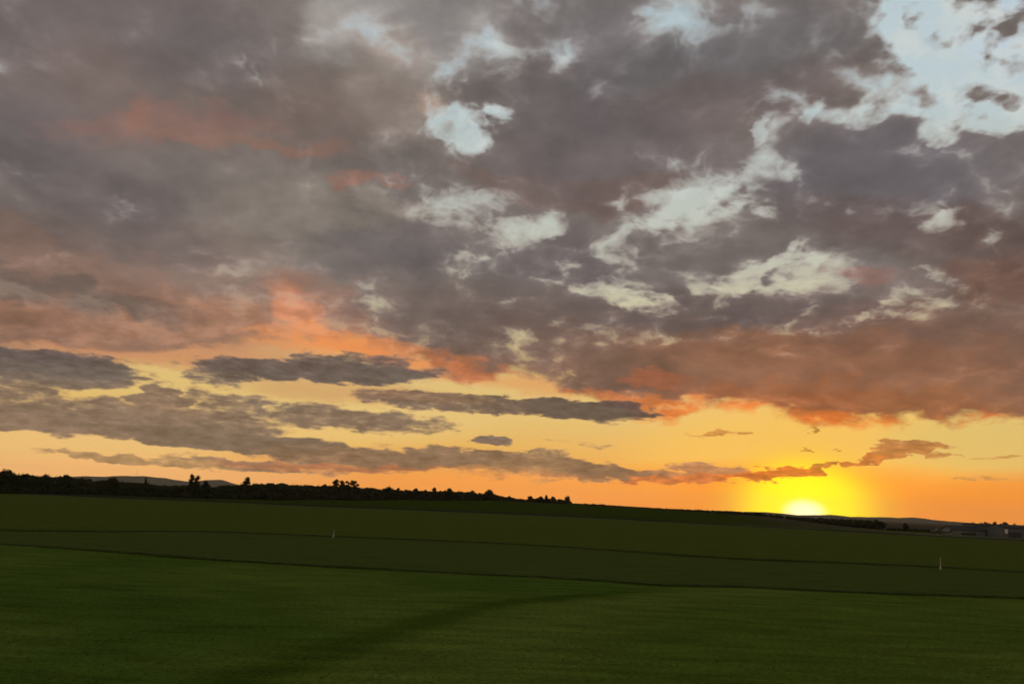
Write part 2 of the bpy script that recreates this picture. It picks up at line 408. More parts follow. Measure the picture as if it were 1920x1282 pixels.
# high veil
wv2 = W.vm('MULTIPLY', wv, W.xyz(4.5, W.m('MULTIPLY', elw, 3.2), 0.))
AEv = W.vm('ADD', AE, wv2)
veil = clear
for r in VEIL: veil = W.mix(W.bank(AEv, r, r[6]), veil, lin(r[5]))
# main deck
col = None
base = W.mix(W.smooth(el, 9., 17.), lin((140, 108, 90)), lin((120, 111, 107)))
col = W.mix(0., base, base)
for r in DECK_COLOUR: col = W.mix(W.bank(AEc, r, r[6]), col, lin(r[5]))
cov = None
for r in DECK_COVER:
    b = W.bank(AEw, r, r[5], .8)
    cov = b if cov is None else W.m('ADD', cov, b)
az01 = W.m('DIVIDE', W.m('ADD', az, 45.), 90.)
edge = W.m('MULTIPLY', W.curve(az01, [((a + 45) / 90, e / 40) for a, e in DECK_EDGE]), 40.)
edge = W.m('ADD', edge, W.m('MULTIPLY', W.m('SUBTRACT', n_puff, .5), 2.4))
above = W.m('SUBTRACT', el, edge)
mot = W.smooth(W.noise(PR, 27., 3, .5), .34, .66, .35, 1.22, 'LINEAR')      # mottled rims in the gaps
dens = W.m('ADD', W.m('ADD', W.m('MAXIMUM', cov, 0.), W.m('MULTIPLY', W.m('MINIMUM', cov, 0.), mot)), 1.04)
for n_, k_ in ((W.m('SUBTRACT', n_big, .5), 1.25), (W.m('SUBTRACT', n_puff, .5), .8), (heap, .75)):
    dens = W.m('ADD', dens, W.m('MULTIPLY', n_, k_))
alpha = W.smooth(dens, .10, .78)
alpha = W.m('MULTIPLY', alpha, W.smooth(above, -.15, .8))
shade = W.m('ADD', 1.02, W.m('ADD', W.m('MULTIPLY', W.m('SUBTRACT', .5, n_big), .7), W.m('MULTIPLY', W.m('SUBTRACT', .5, n_puff), .6)))
shade = W.m('MULTIPLY', shade, W.smooth(dens, .55, 1.15, 1.16, .90))
col = W.vm('SCALE', col, scale=shade)
fringe = W.smooth(dens, .42, .86, .62, 0.)
fringe = W.m('MULTIPLY', fringe, W.smooth(el, 9., 16.))
col = W.mix(fringe, col, W.ramp(W.m('DIVIDE', el, 60.), [(.1, (214, 176, 138)), (.25, (178, 168, 156)), (.5, (172, 170, 168))]))
# left of the picture the deck hands over to the veil

sky = W.mix(alpha, veil, col)
high_sky = sky
# crisp low clouds
st = W.xyz(az, W.m('MULTIPLY', el, 3.2), 0.)
s_warp = centred(W.noise(st, .42, 4, .55, col=True))
AEl = W.vm('ADD', AE, W.vm('MULTIPLY', s_warp, (5.0, 1.1, 0)))
s_n = W.noise(st, .8, 6, .62)
s_big = W.noise(st, .22, 3, .5)
low = None
for r in LOW_COVER:
    b = W.bank(AEl, r, r[5], .7)
    low = b if low is None else W.m('MAXIMUM', low, b)
low = W.m('ADD', low, W.m('MULTIPLY', W.m('SUBTRACT', s_n, .5), .9))
la = W.smooth(low, .14, .80)
lb = W.mix(0., lin((124, 105, 94)), lin((124, 105, 94)))
for r in LOW_COLOUR: lb = W.mix(W.bank(AEl, r, r[6], .8), lb, lin(r[5]))
lb = W.mix(W.smooth(low, .66, .22, 0., .65), lb, lin((206, 152, 104)))     # thin margins take the glow
lb = W.vm('SCALE', lb, scale=W.m('ADD', W.smooth(low, .5, 1.1, 1.14, .92), W.m('ADD', W.m('MULTIPLY', W.m('SUBTRACT', .5, s_n), 1.1), W.m('MULTIPLY', W.m('SUBTRACT', .5, s_big), .7))))
sky = W.mix(W.m('MULTIPLY', la, .93), sky, lb)
core = W.m('POWER', W.bank(AE, (sa, se - .2, 2.0, 1.2, 0), 1., 1.), 4.)
sky = W.mix(core, sky, (1.5, 1.4, .85))
sky = W.mix(1., sky, W.mix(W.smooth(el, 0., 6.), (1.20, 1.09, .90), (1., 1., 1.)), 'MULTIPLY')    # the low air glows warmer
def background(c):
    n = nt.nodes.new('ShaderNodeBackground'); W.put(n.inputs[0], c); n.inputs[1].default_value = 1.; return n.outputs[0]
def choose(f, a, b):
    n = nt.nodes.new('ShaderNodeMixShader'); W.put(n.inputs[0], f); nt.links.new(a, n.inputs[1]); nt.links.new(b, n.inputs[2]); return n.outputs[0]
both = choose(W.m('GREATER_THAN', el, 13.5), background(sky), background(high_sky))     # the low clouds end below 13 degrees
both = choose(W.m('GREATER_THAN', z, -.006), background(lin((34, 36, 16))), both)       # the land beyond the last hill
wo = nt.nodes.new('ShaderNodeOutputWorld'); nt.links.new(both, wo.inputs[0])
world.cycles.sampling_method = 'MANUAL'; world.cycles.sample_map_resolution = 256

# ------------------------------------------------------------------ sun, low behind the far ridge
ld = bpy.data.lights.new("sun", 'SUN'); ld.energy = 1.0; ld.angle = rad(.5); ld.color = (1., .62, .30)
sun = bpy.data.objects.new("sun", ld); C.objects.link(sun)
sd = Vector((math.sin(rad(sa)) * math.cos(rad(se)), math.cos(rad(sa)) * math.cos(rad(se)), math.sin(rad(se + .25))))
sun.rotation_euler = (-sd).to_track_quat('-Z', 'Y').to_euler()

# ------------------------------------------------------------------ helpers
def tag(o, label=None, cat=None, group=None, kind=None):
    if label: o['label'] = label
    if cat: o['category'] = cat
    if group: o['group'] = group
    if kind: o['kind'] = kind
    return o
def new_mat(name):
    m = bpy.data.materials.new(name); m.use_nodes = True; m.node_tree.nodes.clear()
    n = NT(m.node_tree); p = m.node_tree.nodes.new('ShaderNodeBsdfPrincipled'); o = m.node_tree.nodes.new('ShaderNodeOutputMaterial')
    m.node_tree.links.new(p.outputs[0], o.inputs[0]); return m, n, p
def obj_co(n): return n.nt.nodes.new('ShaderNodeTexCoord').outputs['Object']
def plain(name, c, c2=None, rough=.8, scale=1.5, metal=0., spec=.3):
    m, n, p = new_mat(name)
    co = obj_co(n); f = n.noise(co, scale, 5, .6, dim='3D')
    n.put(p.inputs['Base Color'], n.mix(n.smooth(f, .35, .65), c, c2 or tuple(v * .7 for v in c)))
    p.inputs['Roughness'].default_value = rough; p.inputs['Metallic'].default_value = metal
    p.inputs['Specular IOR Level'].default_value = spec
    return m
def mesh_obj(name, verts, faces, mat, parent=None, smooth=False):
    me = bpy.data.meshes.new(name); me.from_pydata([tuple(v) for v in verts], [], faces); me.update()
    if mat: me.materials.append(mat)
    if smooth: me.polygons.foreach_set('use_smooth', [True] * len(me.polygons))
    o = bpy.data.objects.new(name, me); C.objects.link(o)
    if parent: o.parent = parent
    return o
def empty(name, loc, rz=0):
    o = bpy.data.objects.new(name, None); o.empty_display_size = .5; C.objects.link(o)
    o.location = loc; o.rotation_euler = (0, 0, rz); return o
class MB:
    """collects shapes into one mesh"""
    def __init__(s): s.v, s.f = [], []
    def add(s, vs, fs):
        k = len(s.v); s.v += [tuple(v) for v in vs]; s.f += [tuple(i + k for i in f) for f in fs]
    def box(s, x0, x1, y0, y1, z0, z1, bev=0.0):
        if bev:
            bm = bmesh.new(); bmesh.ops.create_cube(bm, size=1)
            for v in bm.verts: v.co = ((x0 + x1) / 2 + v.co.x * (x1 - x0), (y0 + y1) / 2 + v.co.y * (y1 - y0), (z0 + z1) / 2 + v.co.z * (z1 - z0))
            bmesh.ops.bevel(bm, geom=bm.edges[:], offset=bev, segments=1, affect='EDGES')
            bm.verts.ensure_lookup_table(); s.add([v.co[:] for v in bm.verts], [[v.index for v in f.verts] for f in bm.faces]); bm.free(); return
        s.add([(x, y, z) for z in (z0, z1) for y in (y0, y1) for x in (x0, x1)], [(0, 2, 3, 1), (4, 5, 7, 6), (0, 1, 5, 4), (2, 6, 7, 3), (0, 4, 6, 2), (1, 3, 7, 5)])
    def tube(s, pts, rads, n=8):
        rings = []
        for i, p in enumerate(pts):
            p = Vector(p); d = (Vector(pts[min(i + 1, len(pts) - 1)]) - Vector(pts[max(i - 1, 0)])).normalized()
            a = d.orthogonal().normalized(); b = d.cross(a)
            rings.append([p + (a * math.cos(6.2832 * k / n) + b * math.sin(6.2832 * k / n)) * rads[i] for k in range(n)])
        vs = [v for r in rings for v in r]; fs = []
        for i in range(len(pts) - 1):
            for k in range(n): fs.append((i * n + k, i * n + (k + 1) % n, (i + 1) * n + (k + 1) % n, (i + 1) * n + k))
        fs.append(tuple(range(n - 1, -1, -1))); fs.append(tuple((len(pts) - 1) * n + k for k in range(n)))
        s.add(vs, fs)
    def ring_loft(s, rings):
        n = len(rings[0]); fs = []
        for i in range(len(rings) - 1):
            for k in range(n): fs.append((i * n + k, i * n + (k + 1) % n, (i + 1) * n + (k + 1) % n, (i + 1) * n + k))
        fs.append(tuple(range(n - 1, -1, -1))); fs.append(tuple((len(rings) - 1) * n + k for k in range(n)))
        s.add([v for r in rings for v in r], fs)
    def build(s, name, mat, parent=None, smooth=False): return mesh_obj(name, s.v, s.f, mat, parent, smooth)

# ------------------------------------------------------------------ terrain
def sstep(t): t = min(1., max(0., t)); return t * t * (3 - 2 * t)
CREST = [(-3., 0), (-.65, 0), (-.4, .0), (-.3, .8), (-.2, 2.3), (-.1, 4.1), (0, 5.7), (.08, 5.6), (.13, 5.2), (.23, 4.3), (.3, 3.4), (.36, 2.4), (.46, 1.3), (.6, .8), (3., .5)]
def crest(u):
    for (a, b), (c, d) in zip(CREST, CREST[1:]):
        if u <= c: return b + (d - b) * sstep((u - a) / (c - a)) if u > a else b
    return CREST[-1][1]
def ground_z(X, Y):
    r = math.hypot(X, Y)
    z = 0.
    if Y > 50: z += crest(X / Y) * sstep((Y - 362) / 110) * (1 - .9 * sstep((Y - 520) / 400))
    z += .16 * noise.noise(Vector((X * .035, Y * .05, 3.1))) * min(1, max(0, (r - 5) / 25)) + .5 * noise.noise(Vector((X * .006, Y * .006, 1.7))) * sstep((r - 120) / 200) * (.4 if r < 450 else 1.)
    return z
# rays of the photographed horizon, for placing distant things by bearing (u = sideways slope)
def bearing(px, drop=8): return ((px - 960) * 1.001 + (304 + drop) * math.sin(roll)) / (1537 + .2 * drop)
verts, faces = [], []
rr = [0, 3, 6, 9, 12]
while rr[-1] < 6800: rr.append(rr[-1] * 1.035 + .25)
NA = 360
for i, r in enumerate(rr):
    for k in range(NA):
        a = 2 * math.pi * k / NA; X, Y = r * math.sin(a), r * math.cos(a)
        verts.append((X, Y, ground_z(X, Y)))
for i in range(len(rr) - 1):
    for k in range(NA):
        faces.append((i * NA + k, (i + 1) * NA + k, (i + 1) * NA + (k + 1) % NA, i * NA + (k + 1) % NA))
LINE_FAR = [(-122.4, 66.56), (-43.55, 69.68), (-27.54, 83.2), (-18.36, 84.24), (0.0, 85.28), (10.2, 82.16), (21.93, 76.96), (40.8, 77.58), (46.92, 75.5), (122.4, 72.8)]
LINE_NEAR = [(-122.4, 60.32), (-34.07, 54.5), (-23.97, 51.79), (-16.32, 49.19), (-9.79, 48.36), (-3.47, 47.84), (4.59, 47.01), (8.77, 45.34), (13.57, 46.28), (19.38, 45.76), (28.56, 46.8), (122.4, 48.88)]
gm, g, gp = new_mat('mown_grass')
co = obj_co(g); gx, gy, gz = g.sep(co)
def norm_curve(v, pts, x0, x1, y0, y1):
    c = g.curve(g.m('DIVIDE', g.m('SUBTRACT', v, x0), x1 - x0, clamp=True), [((a - x0) / (x1 - x0), (b - y0) / (y1 - y0)) for a, b in pts])
    return g.m('ADD', g.m('MULTIPLY', c, y1 - y0), y0)
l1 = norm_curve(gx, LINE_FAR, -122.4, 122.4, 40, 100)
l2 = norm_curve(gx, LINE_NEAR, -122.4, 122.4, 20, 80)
x3 = norm_curve(gy, [(0, -9), (18.4, -5.7), (21, -5), (24.4, -4), (29.5, -2.1), (33.8, -.2), (37.6, 3), (43.9, 9.2), (60, 30)], 0, 60, -20, 40)
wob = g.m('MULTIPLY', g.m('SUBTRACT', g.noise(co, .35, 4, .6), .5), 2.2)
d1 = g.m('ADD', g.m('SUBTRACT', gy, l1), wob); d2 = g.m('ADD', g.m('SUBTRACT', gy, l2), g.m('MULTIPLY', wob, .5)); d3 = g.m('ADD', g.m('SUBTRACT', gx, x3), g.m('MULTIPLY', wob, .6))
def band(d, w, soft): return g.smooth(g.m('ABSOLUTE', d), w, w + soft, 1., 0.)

streak = g.noise(g.vm('MULTIPLY', co, (.35, 1.5, 1.)), .8, 5, .6)
patch = g.noise(co, .085, 4, .55)
fine = g.noise(g.vm('MULTIPLY', co, (.6, 1., 1.)), 9., 4, .7)
near = g.mix(g.smooth(patch, .35, .65), (.062, .108, .014), (.086, .134, .020))
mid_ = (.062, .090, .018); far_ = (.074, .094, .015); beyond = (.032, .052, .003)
gc = g.mix(g.smooth(d3, -.2, 1.6), near, g.mix(.5, near, (.100, .140, .018)))
gc = g.mix(g.m('MULTIPLY', g.smooth(d3, .8, 3.), g.smooth(d3, 9., 3.5, 0., .55)), gc, (.120, .160, .028))
gc = g.mix(g.smooth(d2, -.3, .3), gc, mid_)
gc = g.mix(g.smooth(d1, -.4, .4), gc, far_)
gc = g.mix(g.smooth(gy, 312., 364.), gc, g.mix(g.smooth(gx, 110., 160.), beyond, (.070, .058, .034)))  # haze over the far right field put into the colour as mauve-brown
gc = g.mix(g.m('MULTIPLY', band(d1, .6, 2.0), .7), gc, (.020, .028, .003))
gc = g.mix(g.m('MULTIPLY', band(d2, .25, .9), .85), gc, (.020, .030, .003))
gc = g.mix(g.m('MULTIPLY', g.m('MULTIPLY', band(d3, .2, 1.3), g.smooth(gy, 44., 38.)), .5), gc, (.026, .050, .003))
gc = g.vm('SCALE', gc, scale=g.smooth(streak, .28, .72, .76, 1.24, 'LINEAR'))
gc = g.vm('SCALE', gc, scale=g.smooth(fine, .28, .72, .62, 1.38, 'LINEAR'))
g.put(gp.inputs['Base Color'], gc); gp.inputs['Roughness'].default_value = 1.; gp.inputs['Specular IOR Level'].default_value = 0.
bn = g.nt.nodes.new('ShaderNodeBump'); bn.inputs['Strength'].default_value = .25; bn.inputs['Distance'].default_value = .05
g.put(bn.inputs['Height'], g.m('ADD', fine, streak)); g.nt.links.new(bn.outputs[0], gp.inputs['Normal'])
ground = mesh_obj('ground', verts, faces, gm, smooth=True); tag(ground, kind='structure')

# runway: a band of tarmac across the far field
def ribbon(name, pts, w, mat, lift):
    vs, fs = [], []
    P = []
    for (a, b) in zip(pts, pts[1:]):
        for k in range(12): P.append((a[0] + (b[0] - a[0]) * k / 12, a[1] + (b[1] - a[1]) * k / 12))
    P.append(pts[-1])
    for X, Y in P:
        for j in range(5):
            yy = Y + (j / 4 - .5) * w; vs.append((X, yy, ground_z(X, yy) + lift))
    for i in range(len(P) - 1):
        for j in range(4): fs.append((i * 5 + j, (i + 1) * 5 + j, (i + 1) * 5 + j + 1, i * 5 + j + 1))
    return mesh_obj(name, vs, fs, mat, smooth=True)
tarmac = plain('worn_tarmac', (.030, .030, .032), (.022, .022, .024), rough=1., scale=.08, spec=.0)
rw = ribbon('runway', [(-210, 312), (-150, 314), (-75, 330), (-30, 347), (5, 350), (45, 338), (90, 302), (126, 272), (160, 254), (320, 198)], 44, tarmac, .06)
tag(rw, kind='structure')
painted_sky_sheen = plain('painted_sky_sheen', (.16, .145, .13), (.11, .10, .09), rough=.9, scale=.05, spec=.1)  # sky reflection on the runway's right end, painted as a pale strip
tw = ribbon('runway_sheen', [(88, 303), (110, 286), (135, 268), (165, 250), (240, 223)], 9, painted_sky_sheen, .14); tag(tw, kind='structure')

# ------------------------------------------------------------------ far hills
def hill_ridge(name, pts, dist, depth, c):
    """pts: (photo column, pixels above the true horizon); a real rounded ridge standing at dist"""
    cols = []
    lo, hi = pts[0][0], pts[-1][0]; n = 160
    for i in range(n + 1):
        px = lo + (hi - lo) * i / n
        for (a, b), (c_, d_) in zip(pts, pts[1:]):
            if a <= px <= c_: h = b + (d_ - b) * sstep((px - a) / (c_ - a))
        h = 4 + h / 1568 * dist + noise.noise(Vector((px * .05, 0, dist))) * dist * .0006
        cols.append((bearing(px), h))
    vs, fs = [], []
    m = 9
    for u, h in cols:
        for j in range(m):
            t = j / (m - 1) * 2 - 1; Y = dist + t * depth
            vs.append((u * dist * (1 + .0 * t), Y, -3 + (h + 3) * (math.cos(t * math.pi) * .5 + .5)))
    for i in range(n):
        for j in range(m - 1): fs.append((i * m + j, (i + 1) * m + j, (i + 1) * m + j + 1, i * m + j + 1))
    o = mesh_obj(name, vs, fs, c, smooth=True); tag(o, kind='structure'); return o
hillm = plain('hill_pasture', (.05, .06, .035), (.03, .04, .025), rough=1., scale=.01, spec=0.)
hill_ridge('hills', [(-500, 3), (-100, 5), (60, 9), (120, 15), (165, 18), (185, 18), (230, 21.5), (262, 22.5), (300, 21), (335, 17), (362, 15.5), (380, 20), (412, 22), (430, 18), (446, 10), (500, 8), (640, 2)], 6000, 600, hillm)
hill_ridge('hills', [(1150, 0), (1230, 2), (1290, 3.5), (1350, 5), (1400, 5), (1440, 6), (1500, 3), (1530, 4.5), (1560, 6.5), (1590, 4), (1640, 5.5), (1670, 6.5), (1690, 5.5), (1715, 8), (1730, 6), (1770, 4), (1830, 2), (2100, 1)], 4500, 500, hillm)

# ------------------------------------------------------------------ trees
leafm, lf, lp = new_mat('foliage')
lco = obj_co(lf)
lf.put(lp.inputs['Base Color'], lf.mix(lf.smooth(lf.noise(lco, .9, 4, .6, dim='3D'), .35, .65), (.016, .022, .008), (.034, .042, .015)))
lp.inputs['Roughness'].default_value = .9; lp.inputs['Specular IOR Level'].default_value = 0.
barkm = plain('bark', (.07, .055, .04), (.045, .035, .028), rough=.95, scale=3.)
ICO = None
def ico():
    global ICO
    if ICO is None:
        bm = bmesh.new(); bmesh.ops.create_icosphere(bm, subdivisions=2, radius=1)
        bm.verts.ensure_lookup_table(); ICO = ([v.co.copy() for v in bm.verts], [[v.index for v in f.verts] for f in bm.faces]); bm.free()
    return ICO
def clump(mb, c, rx, ry, rz, rng, leaves=60, leaf=.3, core=.82):
    vs, fs = ico(); sd_ = rng.random() * 99
    out = []
    for v in vs:
        k = core * (.8 + .5 * noise.noise(v * 1.7 + Vector((sd_, 0, 0))))
        out.append((c[0] + v.x * rx * k, c[1] + v.y * ry * k, c[2] + v.z * rz * k))
    mb.add(out, fs)
    for _ in range(leaves):
        a = rng.random() * 6.2832; zz = rng.uniform(-.7, 1); q = math.sqrt(max(0, 1 - zz * zz)); k = rng.uniform(.72, 1.12)
        p = Vector((c[0] + math.cos(a) * q * rx * k, c[1] + math.sin(a) * q * ry * k, c[2] + zz * rz * k))
        s = leaf * rng.uniform(.5, 1.3)
        d1_ = Vector((rng.uniform(-1, 1), rng.uniform(-1, 1), rng.uniform(-1, 1))).normalized() * s
        d2_ = d1_.orthogonal().normalized() * s * rng.uniform(.5, .9)
        mb.add([p - d1_, p + d2_, p + d1_, p - d2_], [(0, 1, 2, 3)])
def make_tree(name, loc, h, w, rng, kind='round'):
    """tree of height h and crown width w; kind sets how the crown is built"""
    root = empty(name, loc, rng.random() * 6.28)
    tr, cr_ = MB(), MB()
    lean = rng.uniform(-.03, .03) * h
    if kind == 'bush':
        for k in range(3):
            a = k * 2.1; tr.tube([(0, 0, -.3), (math.cos(a) * w * .15, math.sin(a) * w * .15, h * .55)], [.07, .03], 6)
        for k in range(5):
            a = rng.random() * 6.28; q = w * .25 * rng.random()
            clump(cr_, (math.cos(a) * q, math.sin(a) * q, h * rng.uniform(.35, .6)), w * .32, w * .32, h * .36, rng, 70, w * .06)
        clump(cr_, (0, 0, h * .62), w * .28, w * .28, h * .36, rng, 80, w * .06)
    else:
        r0 = max(.1, h * .028)
        tr.tube([(0, 0, -.4), (lean * .3, 0, h * .3), (lean, 0, h * .6), (lean * 1.3, 0, h * .92)], [r0 * 1.25, r0, r0 * .6, r0 * .15], 8)
        n = {'round': 9, 'cone': 7, 'tall': 8, 'airy': 13}[kind]
        for k in range(n):
            t = k / (n - 1)
            a = k * 2.4 + rng.random()
            if kind == 'cone': z = h * (.22 + .68 * t); q = w * .5 * (1 - t) * .45; s = w * .5 * (1 - .72 * t) * .8
            elif kind == 'tall': z = h * (.2 + .72 * t); q = w * .14; s = w * .5 * (.9 - .35 * abs(t - .35))
            elif kind == 'airy': z = h * (.3 + .62 * t); q = w * .38 * rng.random(); s = w * rng.uniform(.12, .20)
            else: z = h * (.26 + .56 * t); q = w * .27 * math.sin(math.pi * (.25 + .7 * t)); s = w * .30 * (1 - .25 * t)
            c = (lean * t + math.cos(a) * q, math.sin(a) * q, z)
            if kind != 'cone': tr.tube([(lean * .5, 0, z - s * .9 - h * .06), (c[0] * .8, c[1] * .8, z)], [r0 * .4, r0 * .12], 5)
            clump(cr_, c, s, s, s * (.8 if kind != 'tall' else 1.15) if kind != 'cone' else h * .13, rng, 75, .16 + w * .02)
    tr.build('trunk', barkm, root, True); cr_.build('crown', leafm, root)
    return root

BASE = [(-200, 260, 922), (0, 272, 923), (100, 343, 925), (200, 387, 928), (350, 416, 933), (450, 442, 935), (500, 449, 936), (650, 464, 937), (800, 470, 938), (950, 480, 939), (1000, 484, 941), (1075, 489, 945), (1200, 499, 952), (1300, 510, 958)]
def belt_y(px):
    for (a, b, _), (c, d, _) in zip(BASE, BASE[1:]):
        if px <= c: return b + (d - b) * (px - a) / (c - a)
    return BASE[-1][1]
def horizon_y(px): return 903 + .0437 * px
def place(px, top, dy=0):
    """ground point of the wood's edge at this bearing, and the height of what reaches the given height above the true horizon"""
    Y = belt_y(px) + dy; u = bearing(px); X = u * Y; z = ground_z(X, Y)
    return (X, Y, z), 4 + (horizon_y(px) - top) / 1568 * Y - z

PROFILE = [(-160, 876), (0, 882), (15, 884), (35, 888), (60, 890), (105, 891), (130, 892), (150, 893), (175, 897), (200, 898), (235, 902), (270, 904), (300, 908), (330, 909), (350, 907), (385, 908), (400, 910), (440, 907), (470, 906), (478, 904), (505, 904), (545, 905), (570, 908), (600, 909), (625, 909), (665, 910), (690, 913), (720, 913), (745, 916), (775, 917), (800, 918), (840, 918), (870, 920), (900, 923), (925, 925), (945, 930), (960, 931), (985, 935), (1000, 933), (1015, 932), (1045, 934), (1065, 937), (1076, 942)]
def prof(px):
    for (a, b), (c, d) in zip(PROFILE, PROFILE[1:]):
        if px <= c: return b + (d - b) * (px - a) / (c - a)
    return 945
rng = random.Random(3)
wood = MB()
px = -160.
while px < 1074:
    for row in range(3):
        dy = 4 + row * 9 + rng.uniform(-3, 3)
        p, hh = place(px, prof(px) + (1.2 if row else 3.5 + rng.uniform(0, 4)), dy)
        if hh < .8: continue
        h_ = hh * rng.uniform(.80, 1.03); w_ = min(max(h_ * .9, 1.6), 6.)
        n_ = 3 if h_ > 4 else 2
        clump(wood, (p[0], p[1], p[2] + h_ * .28), w_ * .6, w_ * .5, h_ * .42, rng, 20, .25, .95)
        for k in range(n_):
            zc_ = p[2] + h_ * (.18 + .60 * k / (n_ - 1)); s_ = w_ * .5 * (1.05 - .3 * k / n_)
            clump(wood, (p[0] + rng.uniform(-.8, .8), p[1] + rng.uniform(-1.5, 1.5), zc_), s_, s_, h_ * .26, rng, 26, .28, .95)
    px += rng.uniform(2.6, 4.6)
wd = wood.build('woodland', leafm); tag(wd, 'long dark belt of woodland along the far edge of the field', 'woodland', kind='stuff')

TREES = [  # photo column, top row, crown width in photo pixels, kind, label
 (10, 878, 42, 'round', 'broad dark tree at the highest, leftmost end of the wood'),
 (44, 884, 30, 'round', 'rounded tree just right of the broadest tree at the wood\'s left end'),
 (84, 886, 24, 'round', 'small domed tree on the tall left part of the wood'),
 (122, 887, 26, 'round', 'domed tree where the tall left part of the wood starts to drop'),
 (208, 893, 32, 'round', 'wide round bushy tree standing before the low blue hills'),
 (271, 896, 13, 'cone', 'slim pointed tree before the hill that carries the mast'),
 (357, 889, 13, 'tall', 'tall thin tree with a knobbly top, tallest against the hills'),
 (367, 892, 13, 'tall', 'thin tree close beside the tallest one, slightly shorter'),
 (384, 902, 34, 'cone', 'broad sloping tree at the foot of the two tall thin ones'),
 (460, 895, 38, 'cone', 'pointed tree with broad shoulders, alone just right of the hills'),
 (508, 901, 14, 'round', 'low bump of a tree on the flat stretch of the wood'),
 (607, 903, 11, 'round', 'little round tree just left of the tall ragged clump'),
 (627, 894, 20, 'round', 'ragged upright tree, highest of the clump in the middle of the wood'),
 (640, 896, 18, 'round', 'upright tree second in the ragged clump'),
 (652, 899, 16, 'airy', 'thin see-through tree in the middle of the ragged clump'),
 (663, 900, 20, 'airy', 'flat-topped open tree at the right end of the ragged clump'),
 (727, 910, 22, 'round', 'wide low dome right of the ragged clump'),
 (744, 912, 12, 'round', 'small dome leaning against the wide low dome'),
 (778, 913, 14, 'round', 'single small tree midway along the falling wood'),
 (813, 911, 13, 'round', 'square-topped little tree standing clear of the falling wood'),
 (842, 914, 20, 'round', 'rounded tree just right of the square-topped one'),
 (884, 919, 18, 'round', 'low tree on the falling end of the wood'),
 (916, 917, 22, 'round', 'last broad dome before the wood drops to the field'),
 (954, 928, 11, 'bush', 'small bush on the slope below the last broad dome'),
 (994, 930, 12, 'airy', 'thin leafless-looking bush at the left of the hilltop copse'),
 (1013, 930, 12, 'round', 'left dark tree of the hilltop copse'),
 (1024, 928, 12, 'cone', 'spiky tree in the middle of the hilltop copse'),
 (1036, 930, 12, 'round', 'dark tree right of the spiky one in the copse'),
 (1049, 934, 8, 'bush', 'tiny bush between copse and the last tree'),
 (1063, 932, 11, 'tall', 'last upright tree at the right end of the copse'),
]
rng = random.Random(11)
for (px, top, wpx, kind, lab) in TREES:
    p, h = place(px, top, 1.5 if kind != 'bush' else 0)
    t = make_tree('bush' if kind == 'bush' else 'tree', p, h, wpx / 1537 * p[1] * 1.05, rng, kind)
    tag(t, lab, 'bush' if kind == 'bush' else 'tree', 'trees standing out of the far wood')

# hedges to the right of the copse
def hedge(name, pts, label, step, thick, seed):
    r_ = random.Random(seed); mb = MB()
    for (a, ya, ta), (b, yb, tb) in zip(pts, pts[1:]):
        px = a
        while px < b:
            t = (px - a) / (b - a); Y = ya + (yb - ya) * t; top = ta + (tb - ta) * t
            X = bearing(px) * Y; z = ground_z(X, Y); h = 4 + (horizon_y(px) - top) / 1568 * Y - z
            h = max(.7, h * r_.uniform(.6, 1.08))
            s = max(.8, min(h * .6, 3.))
            clump(mb, (X, Y + r_.uniform(-1, 1) * thick, z + h * .42), s * r_.uniform(.9, 1.5), s, h * .56, r_, 22, .25 + Y * .0002, .95)
            px += step * r_.uniform(.55, 1.05)
    o = mb.build(name, leafm); return tag(o, label, 'hedge', kind='stuff')
hedge('hedge', [(1072, 488, 943), (1125, 490, 944.3), (1160, 492, 947.5), (1250, 494, 952.5), (1330, 496, 955.5)], 'thin hedge along the crest right of the hilltop copse', 3.2, 1.5, 5)
hedge('hedge', [(1330, 488, 956), (1420, 480, 959.5), (1480, 450, 967), (1530, 420, 969), (1600, 390, 972), (1650, 372, 973)], 'dark hedge under the setting sun, before the hazy ridge', 2.6, 6, 6)
hedge('hedge', [(1655, 345, 989), (1700, 338, 990), (1740, 332, 989), (1790, 330, 988), (1860, 330, 986), (2000, 330, 985)], 'low scrub between the hazy ridge and the airfield buildings', 3.4, 3, 8)
BUSHES = [(1642, 368, 972, 16, 'bush', 'square dark bush at the right end of the hedge below the sun'),
 (1698, 330, 979.5, 14, 'bush', 'lone round dark bush right of the sun, before the hazy ridge'),
 (1848, 350, 977, 18, 'round', 'tree clump rising behind the grey flat-walled hangar'),
 (1866, 318, 979, 9, 'tall', 'dark upright tree between the two hangars'),
 (1886, 350, 977, 20, 'round', 'flat-topped dark tree behind the right-hand hangar'),
 (1902, 352, 980, 10, 'bush', 'small bush beside the flat-topped tree, over the hangar roof'),
 (1922, 350, 982, 16, 'round', 'dark tree at the far right edge, over the hangar roof')]
for (px, Y, top, wpx, kind, lab) in BUSHES:
    X = bearing(px) * Y; z = ground_z(X, Y); h = 4 + (horizon_y(px) - top) / 1568 * Y - z
    t = make_tree('bush' if kind == 'bush' else 'tree', (X, Y, z), h, wpx / 1537 * Y, rng, kind)
    tag(t, lab, 'bush' if kind == 'bush' else 'tree', 'trees near the airfield buildings')

